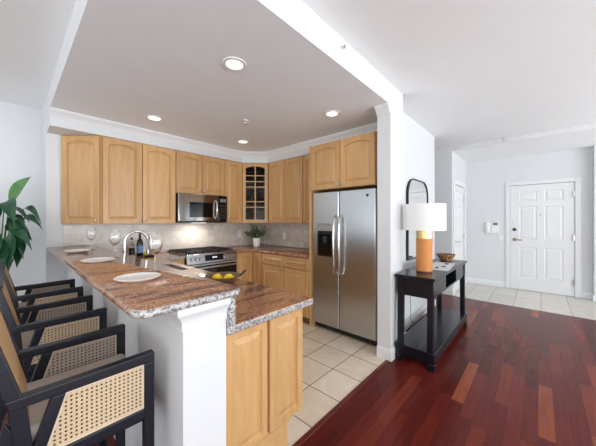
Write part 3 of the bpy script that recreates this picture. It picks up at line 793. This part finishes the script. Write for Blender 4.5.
# bronze bowl with lemons on the lower counter
bw = thing('fruit_bowl', 'hammered bronze bowl with loop handle holding lemons on the lower counter', 'bowl', (1.06, 1.72, .9205))
obj('bowl', lathe([(0, 0), (.05, 0), (.085, .012), (.13, .05), (.132, .054), (.127, .053), (.083, .018), (.05, .007), (0, .007)], 36, cap=False), 'bronze', bw, smooth=True)
hx, hy = .675, -.738
for s in (1,):
    c = Vector((hx, hy, 0))*s; pv = Vector((-hy, hx, 0))
    ps = [c*.122+pv*.03+Vector((0, 0, .048)), c*.145+pv*.03+Vector((0, 0, .075)), c*.165+pv*.018+Vector((0, 0, .09)), c*.17-pv*.01+Vector((0, 0, .088)), c*.15-pv*.03+Vector((0, 0, .07)), c*.122-pv*.03+Vector((0, 0, .048))]
    obj('handle', tube(ps, .0045, 8), 'iron', bw, smooth=True)
def lemon_bm(s=1.0):
    return lathe([(0, -.04*s), (.006*s, -.037*s), (.012*s, -.031*s), (.024*s, -.017*s), (.028*s, 0), (.024*s, .017*s), (.012*s, .031*s), (.006*s, .037*s), (0, .041*s)], 20, cap=False)
def lemon(loc, rot, lb, m='lemon', s=1.0, cat='lemon', grp=None):
    o = obj('lemon' if m == 'lemon' else 'lime', lemon_bm(s), m, None, loc, smooth=True); o.rotation_euler = rot; return tag(o, lb, cat, grp)
ex_, ey_ = .675, -.738
lemon((1.06-.042*ex_, 1.72-.042*ey_, .9205+.037), (PI/2, 0, YAW), 'yellow lemon on the left in the bronze bowl', grp='lemons in the bronze bowl')
lemon((1.06+.044*ex_, 1.72+.044*ey_, .9205+.037), (PI/2, 0, YAW+.3), 'yellow lemon on the right in the bronze bowl, beside the handle', grp='lemons in the bronze bowl')
# bottles and fruit on the back counter
wbt = thing('wine_bottle', 'dark bottle with blue label on the back counter behind the faucet', 'bottle', (1.13, 3.80, .9205))
obj('bottle_body', lathe([(0, 0), (.036, 0), (.038, .004), (.038, .17), (.03, .20), (.015, .225), (.014, .285), (0, .285)], 24, cap=False), 'bottle_glass', wbt, smooth=True)
obj('cap', lathe([(.0155, .255), (.0155, .292), (0, .292)], 16), 'black', wbt, smooth=True)
obj('label', lathe([(.0386, .04), (.0386, .13)], 24, cap=False), 'label_blue', wbt, smooth=True)
ob = thing('oil_bottle', 'small clear bottle with dark stopper beside the blue-labelled bottle', 'bottle', (1.045, 3.83, .9205))
obj('bottle_body', lathe([(0, 0), (.03, 0), (.032, .004), (.032, .11), (.022, .15), (.011, .17), (.011, .21), (0, .21)], 24, cap=False), 'glass', ob, smooth=True)
obj('label', lathe([(.0326, .02), (.0326, .10)], 24, cap=False), 'bottle_glass', ob, smooth=True)
obj('stopper', lathe([(.012, .2105), (.013, .235), (0, .237)], 14), 'bottle_glass', ob, smooth=True)
fb = obj('fruit_dish', lathe([(0, 0), (.05, 0), (.07, .008), (.08, .014), (.079, .016), (.07, .011), (.048, .005), (0, .005)], 28, cap=False), 'iron', None, (1.20, 3.66, .9205), smooth=True)
tag(fb, 'small dark dish holding two yellow-green fruits on the back counter', 'dish')
lemon((1.163, 3.69, .9205+.033), (PI/2, 0, .6), 'yellow-green fruit on the left in the small dark dish', 'lime', .95, 'lime', 'fruits in the dark dish')
lemon((1.235, 3.63, .9205+.033), (PI/2, 0, 1.1), 'yellow-green fruit on the right in the small dark dish', 'lime', .95, 'lime', 'fruits in the dark dish')

# ------------------------------------------------------------------ plants
def add_leaf(bm, base, tip, width, sag, up=(0, 0, 1), fold=.25, n=9):
    base, tip = Vector(base), Vector(tip); ax = tip-base; L_ = ax.length
    side = ax.cross(Vector(up)); side = side.normalized() if side.length > 1e-4 else Vector((1, 0, 0))
    nrm = side.cross(ax).normalized(); rows = []
    for i in range(n+1):
        t = i/n; w = width/2*max(.0, math.sin(PI*min(1, t**.75)))*(1-.25*t) + (.002 if i in (0, n) else 0)
        c = base + ax*t + Vector((0, 0, 1))*sag*L_*4*t*(1-t)*.5
        rows.append([bm.verts.new(c + side*w*k + nrm*abs(k)*w*fold*(1 if abs(k) > .6 else .6)) for k in (-1, -.5, 0, .5, 1)])
    for a, b in zip(rows, rows[1:]):
        for q in range(4): bm.faces.new((a[q], a[q+1], b[q+1], b[q]))
PB = Vector((-.095, 3.858, 0)); RT = Vector((.675, -.738, 0)); TW = Vector((-.738, -.675, 0))
pl = thing('potted_plant', 'tall leafy green plant with long drooping leaves at the dining wall', 'plant', tuple(PB))
obj('pot', lathe([(0, 0), (.13, 0), (.15, .02), (.17, .30), (.175, .32), (.165, .32), (.16, .28), (0, .28)], 32, cap=False), 'ceramic', pl, smooth=True)
obj('soil', lathe([(.159, .281), (.10, .287), (0, .288)], 24, cap=False), 'soil', pl)
def P(r_, z, t_=0): return RT*r_ + TW*t_ + Vector((0, 0, z))
leaves = [  # (base r,z,t) (tip r,z,t) width sag light
 ((.13, 1.53, .0), (.39, 1.79, .05), .19, .12, 1), ((.14, 1.55, .05), (.345, 1.34, .15), .15, .45, 0), ((.27, 1.49, .0), (.49, 1.34, .05), .06, .5, 0),
 ((.24, 1.38, .0), (.50, 1.29, .05), .07, .5, 0), ((.22, 1.24, .05), (.45, 1.10, .1), .09, .6, 0), ((.27, 1.26, .1), (.25, .80, .2), .17, .05, 0),
 ((.18, 1.26, .12), (.155, .88, .25), .17, .05, 0), ((.31, 1.20, .05), (.31, .94, .1), .12, .1, 0), ((.13, 1.5, .08), (.12, 1.18, .25), .18, .1, 0),
 ((.18, 1.44, .0), (.30, 1.14, .05), .15, .2, 0), ((.05, 1.40, .1), (.02, 1.0, .3), .18, .1, 0), ((.10, 1.34, .0), (.30, 1.18, -.05), .14, .3, 0),
 ((-.1, 1.5, 0), (-.42, 1.72, .1), .17, .15, 1), ((-.1, 1.4, .05), (-.45, 1.25, .15), .16, .4, 0), ((-.1, 1.3, .05), (-.35, .95, .2), .16, .3, 0), ((-.05, 1.5, -.05), (-.1, 1.35, -.42), .15, .4, 0),
 ((.24, 1.30, .05), (.37, 1.02, .1), .10, .3, 0), ((.20, 1.20, .1), (.28, .90, .2), .13, .1, 0), ((.24, 1.16, .1), (.21, .80, .15), .15, 0, 0), ((.12, 1.2, .1), (.13, .84, .3), .16, .05, 0), ((.05, 1.46, .05), (.2, 1.38, .3), .14, .3, 0),
 ((.2, 1.36, .05), (.43, 1.27, .12), .05, .6, 0), ((.0, 1.38, .08), (.09, 1.12, .3), .15, .25, 0)]
for (b, t, w, sg, lt) in leaves:
    bm = bmesh.new(); add_leaf(bm, P(*b), P(*t), w, sg, up=tuple(TW*.85 + Vector((0, 0, .5)) + RT*.15))
    o = obj('leaf', bm, 'leaf_light' if lt else 'leaf_dark', pl, smooth=True)
    bm = tube([(0, 0, .28), P(b[0]*.3, .8, b[2]*.3), P(*b)], [.008, .006, .004], 8); obj('stem', bm, 'stem', pl, smooth=True)
pp = thing('potted_plant', 'small bushy plant in a white pot in the kitchen corner', 'plant', (2.91, 3.64, .9205))
obj('pot', lathe([(0, 0), (.052, 0), (.06, .01), (.066, .13), (.066, .15), (.06, .15), (.056, .13), (0, .125)], 28, cap=False), 'ceramic', pp, smooth=True)
bm = bmesh.new(); bs = bmesh.new()
for i in range(34):
    az = random.uniform(0, 2*PI); el = random.uniform(.1, 1.35); l_ = random.uniform(.15, .27)
    d = Vector((math.cos(az)*math.cos(el), math.sin(az)*math.cos(el), math.sin(el)*.75)); p0 = Vector((0, 0, .125)); p1 = p0 + d*l_ + Vector((0, 0, .03))
    add_tube(bs, [p0, p0+d*l_*.5+Vector((0, 0, .025)), p1], .002, 5)
    for k in range(7):
        c = p0.lerp(p1, .35+.65*k/6) + Vector((0, 0, .02)); q = Vector((random.uniform(-1, 1), random.uniform(-1, 1), random.uniform(-.3, .8))).normalized()
        add_leaf(bm, c, c+q*.055, .036, .1, n=4)
obj('foliage', bm, 'leaf_grey', pp, smooth=True); obj('stems', bs, 'stem', pp, smooth=True)

# ------------------------------------------------------------------ console table
TX0, TX1, TY0, TY1, TZ = 2.58, 4.05, .69, 1.055, .848
ct = thing('console_table', 'black wooden console table with lower shelf against the white column', 'table', ((TX0+TX1)/2, (TY0+TY1)/2, 0))
w2, d2 = (TX1-TX0)/2, (TY1-TY0)/2
obj('tabletop', B((-w2, -d2, TZ-.028, w2, d2, TZ)), 'table_wood', ct, bevel=.006)
ax, ay = w2-.03, d2-.025
obj('end_panel', B((-ax, -ay+.02, TZ-.20, -ax+.02, ay-.02, TZ-.028)), 'table_wood', ct); obj('end_panel', B((ax-.02, -ay+.02, TZ-.20, ax, ay-.02, TZ-.028)), 'table_wood', ct)
obj('back_panel', B((-ax+.02, ay-.02, TZ-.20, ax-.02, ay, TZ-.028)), 'table_wood', ct)
obj('cubby_floor', B((-ax+.02, -ay+.005, TZ-.20, ax-.02, ay-.02, TZ-.182)), 'table_wood', ct)
cw = (2*ax-.04)/3
for i in (0, 2):
    x0 = -ax+.02+i*cw; bm = bmesh.new()
    for q in range(5): add_box(bm, x0+.008+q*(cw-.016)/5, -ay, TZ-.178, x0+.008+(q+1)*(cw-.016)/5-.006, -ay+.012, TZ-.032)
    add_box(bm, x0+.008, -ay+.006, TZ-.178, x0+cw-.008, ay-.03, TZ-.032)
    obj('drawer', bm, 'table_wood', ct, bevel=.002)
for x in (-.5, .5): obj('divider', B((x*cw-.008, -ay+.004, TZ-.182, x*cw+.008, ay-.02, TZ-.028)), 'table_wood', ct)
for sx in (-1, 1):
    for sy in (-1, 1):
        bm = bmesh.new(); X, Y_ = sx*(ax-.02), sy*(ay-.02); ft = .034
        vs = []
        for z, hw, dx in ((.165, .026, .012*sx), (TZ-.20, .027, 0), (TZ-.028, .03, 0)):
            vs.append([bm.verts.new((X+dx+a*hw, Y_+b*hw, z)) for a, b in ((-1, -1), (1, -1), (1, 1), (-1, 1))])
        for a, b in zip(vs, vs[1:]):
            for q in range(4): bm.faces.new((a[q], a[(q+1) % 4], b[(q+1) % 4], b[q]))
        bm.faces.new(vs[0]); bm.faces.new(vs[-1]); obj('leg', bm, 'table_wood', ct, bevel=.003)
        obj('foot', B((sx*w2-.03-.03*sx, sy*d2-.03-.03*sy, 0, sx*w2+.03-.03*sx, sy*d2+.03-.03*sy, .06)), 'table_wood', ct, bevel=.005)
obj('shelf', B((-w2, -d2, .14, w2, d2, .165)), 'table_wood', ct, bevel=.005)
obj('shelf_apron', B((-w2+.004, -d2+.004, .0605, w2-.004, -d2+.022, .14), (-w2+.004, d2-.022, .0605, w2-.004, d2-.004, .14), (-w2+.004, -d2+.022, .0605, -w2+.022, d2-.022, .14), (w2-.022, -d2+.022, .0605, w2-.004, d2-.022, .14)), 'table_wood', ct)
# lamp
lm = thing('table_lamp', 'tan leather cylinder lamp with brass collar and white drum shade', 'lamp', (2.89, .872, TZ+.0005))
obj('base', lathe([(0, 0), (.078, 0), (.078, .014), (0, .014)], 36, cap=False), 'mahogany', lm, smooth=True)
obj('column', lathe([(0, .014), (.077, .014), (.077, .345), (0, .345)], 40, cap=False), 'leather', lm, smooth=True)
obj('collar', lathe([(.0775, .345), (.0775, .425), (.03, .43), (.012, .435), (.012, .50)], 36), 'brass', lm, smooth=True)
sh = obj('lamp_shade', lathe([(.200, .43), (.200, .695), (.196, .695), (.196, .43), (.200, .43)], 56, cap=False), 'shade', lm, smooth=True)
bm = tube([(0, 0, .50), (0, 0, .60)], .008, 8)
for q in range(3): add_tube(bm, [(0, 0, .60), (.2*math.cos(q*2*PI/3+.3), .2*math.sin(q*2*PI/3+.3), .67)], .003, 6)
obj('harp', bm, 'brass', lm)
obj('cord', tube([(.07, .04, .008), (.17, .165, .006), (.20, .195, -.02), (.19, .21, -.25), (.22, .215, -.42), (.19, .2, -.6), (.24, .19, -.66)], .003, 6), 'steel_dark', lm, smooth=True)
# magazine, basket
mg = thing('magazine', 'open magazine lying on the black console table', 'magazine', (3.37, .86, TZ+.0005), .1)
obj('cover', B((-.31, -.14, 0, .31, .14, .003)), 'label_white', mg)
for s in (-1, 1):
    bm = bmesh.new(); rows = []
    for i in range(9):
        t = i/8; x = s*(.004+.295*t); z = .004 + .014*math.sin(PI*min(1, t*1.05))*(1-.4*t)
        rows.append([bm.verts.new((x, -.135, z)), bm.verts.new((x, .135, z))])
    for a, b in zip(rows, rows[1:]): bm.faces.new((a[0], b[0], b[1], a[1]))
    pg = obj('page', bm, 'label_white', mg, smooth=True)
    bm = bmesh.new()
    for (t0, t1, y0, y1) in ((.35, .9, .06, .10), (.2, .55, -.09, -.05), (.6, .85, -.03, 0)):
        rr = []
        for i in range(6):
            t = t0+(t1-t0)*i/5; x = s*(.004+.295*t); z = .0055 + .014*math.sin(PI*min(1, t*1.05))*(1-.4*t)
            rr.append([bm.verts.new((x, y0, z)), bm.verts.new((x, y1, z))])
        for a, b in zip(rr, rr[1:]): bm.faces.new((a[0], b[0], b[1], a[1]))
    obj('print', bm, 'ink', pg, smooth=True)
bk_ = thing('wicker_basket', 'small brown wicker bowl near the right end of the console table', 'basket', (3.86, .90, TZ+.0005))
obj('bowl', lathe([(0, 0), (.05, 0), (.06, .01), (.095, .05), (.108, .078), (.104, .08), (.09, .055), (.055, .016), (0, .012)], 32, cap=False), 'wicker', bk_, smooth=True)
bm = bmesh.new(); add_tube(bm, [(.108*math.cos(2*PI*i/28), .108*math.sin(2*PI*i/28), .08+.004*(i % 2)) for i in range(28)], .006, 6, True)
obj('rim', bm, 'wicker', bk_, smooth=True)
# mirror
mr = thing('wall_mirror', 'tall rounded mirror in a thin black frame on the wall behind the lamp', 'mirror', (3.79, 1.24, .87))
def rrect(w, h, r, n=8):
    out = []
    for cx, cy, a0 in ((w/2-r, r, -PI/2), (w/2-r, h-r, 0), (-w/2+r, h-r, PI/2), (-w/2+r, r, PI)):
        for i in range(n+1): a = a0+PI/2*i/n; out.append((cx+r*math.cos(a), cy+r*math.sin(a)))
    return out
o_ = rrect(.82, 1.06, .20, 10); 
o_ = [(x, z) if z > .5 else (x, z) for x, z in o_]
o_ = [(.41, 0)] + [p for p in rrect(.82, 1.06, .22, 10) if p[1] > .5] + [(-.41, 0)]
i_ = offset_loop(o_, .016)
bm = bmesh.new()
rings = [[bm.verts.new((x, y, z)) for x, z in l] for l, y in ((o_, -.002), (o_, -.032), (i_, -.032), (i_, -.002))]
for a, b in zip(rings, rings[1:]+rings[:1]):
    for q in range(len(a)): bm.faces.new((a[q], a[(q+1) % len(a)], b[(q+1) % len(a)], b[q]))
obj('frame', bm, 'black', mr)
bm = bmesh.new(); add_plate(bm, offset_loop(o_, .014), -.022, -.004); obj('mirror_glass', bm, 'mirror', mr)

# ------------------------------------------------------------------ wall and ceiling fittings
CL = 'recessed kitchen ceiling lights'
for x, y, lb in ((1.10, 1.63, 'recessed ceiling light nearest the camera, large and bright above the bar'), (1.08, 3.15, 'recessed ceiling light near the tall cabinets on the back wall'),
                 (2.31, 1.62, 'recessed ceiling light in front of the refrigerator cabinet'), (2.27, 3.15, 'recessed ceiling light near the glass corner cabinet')):
    t = thing('ceiling_light', lb, 'ceiling light', (x, y, ZK), 0, CL)
    obj('trim_ring', lathe([(.058, -.0005), (.085, -.0005), (.088, -.004), (.084, -.008), (.062, -.006), (.058, -.0005)], 36, cap=False), 'white', t, smooth=True)
    obj('lens', lathe([(.06, -.001), (.06, -.004), (0, -.0045)], 32), 'bulb', t)
    light('downlight', 'SPOT', (0, 0, -.02), (0, 0, 0), 2.5, (1, .96, .90), .16, parent=t, spot_size=math.radians(140), spot_blend=.6)
def sprinkler(lb, loc, rot, s=1.0):
    t = thing('fire_sprinkler', lb, 'sprinkler', loc, 0); t.rotation_euler = rot
    obj('escutcheon', lathe([(.034*s, -.0005), (.034*s, -.004), (.02*s, -.012), (0, -.012)], 24), 'white', t, smooth=True)
    bm = bmesh.new()
    for q in (-1, 1): add_tube(bm, [(q*.004*s, 0, -.012), (q*.014*s, 0, -.025*s), (q*.003*s, 0, -.042*s)], .003*s, 6)
    obj('frame', bm, 'steel_mid', t); obj('deflector', lathe([(.016*s, -.043*s), (.016*s, -.046*s), (0, -.047*s)], 16), 'steel_mid', t)
sprinkler('small round sprinkler head on the grey kitchen ceiling between the lights', (1.81, 2.46, ZK), (0, 0, 0))
sprinkler('chrome sprinkler head on the white beam face above the kitchen', (1.63, 1.07, 2.635), (-PI/2, 0, 0), .85)
sprinkler('small sprinkler head on the living room ceiling towards the entry', (5.40, .42, ZC), (0, 0, 0), 1.3)
def plate_thing(name, lb, cat, loc, rotz, kind):
    t = thing(name, lb, cat, loc, rotz)
    obj('cover_plate', B((-.036, -.006, -.058, .036, -.0005, .058)), 'white', t, bevel=.003)
    if kind == 'outlet':
        for z in (-.025, .025): obj('socket', B((-.016, -.008, z-.014, .016, -.0055, z+.014)), 'label_white', t, bevel=.003)
        for z in (-.025, .025): obj('slots', B((-.008, -.0085, z-.006, -.005, -.0078, z+.006), (.005, -.0085, z-.006, .008, -.0078, z+.006)), 'slot', t)
    else: obj('rocker', B((-.015, -.010, -.03, .015, -.0055, .03)), 'white', t, bevel=.003)
plate_thing('wall_outlet', 'white outlet on the taupe backsplash right of the small plant', 'outlet', (3.2455, 3.29, 1.10), -PI/2, 'outlet')
plate_thing('wall_outlet', 'white outlet on the backsplash between range and small plant', 'outlet', (2.79, 3.9845, 1.13), 0, 'outlet')
plate_thing('light_switch', 'white light switch on the column above the console table', 'light switch', (2.60, 1.0695, 1.06), 0, 'switch')
ic = thing('intercom_panel', 'white wall intercom with handset left of the entry door', 'intercom', (XD, .70, 1.19), -PI/2)
obj('housing', B((-.02, -.035, -.07, .10, -.0005, .16)), 'white', ic, bevel=.006)
obj('display', B((0, -.037, .085, .08, -.0345, .14)), 'lcd', ic)
obj('handset', B((-.12, -.05, -.07, -.055, -.012, .16)), 'white', ic, bevel=.012); obj('cradle', B((-.125, -.028, -.085, .11, -.0005, -.068), (-.13, -.012, -.07, -.02, -.0005, .14)), 'white', ic, bevel=.003)
obj('cord', tube([(-.09, -.03, -.07), (-.095, -.03, -.12), (-.075, -.03, -.16), (-.06, -.02, -.09)], .004, 6), 'white', ic)
for y, z, lb in ((.56, 1.02, 'small white switch plate beside the entry door frame'),):
    t = thing('light_switch', lb, 'light switch', (XD, y, z), -PI/2); obj('cover_plate', B((-.03, -.006, -.05, .03, -.0005, .05)), 'white', t, bevel=.003); obj('rocker', B((-.01, -.009, -.025, .01, -.0055, .025)), 'white', t)
# task lights under the wall cabinets and microwave
ul = thing('cooktop_light', 'small light strip on the underside of the microwave above the range', 'light', (1.90, 3.75, 1.3435))
obj('lens', B((-.10, -.03, -.006, .10, .03, 0)), 'bulb', ul)
light('tasklight', 'AREA', (0, 0, -.012), (0, 0, 0), 3, (1, .92, .82), .2, .06, parent=ul)
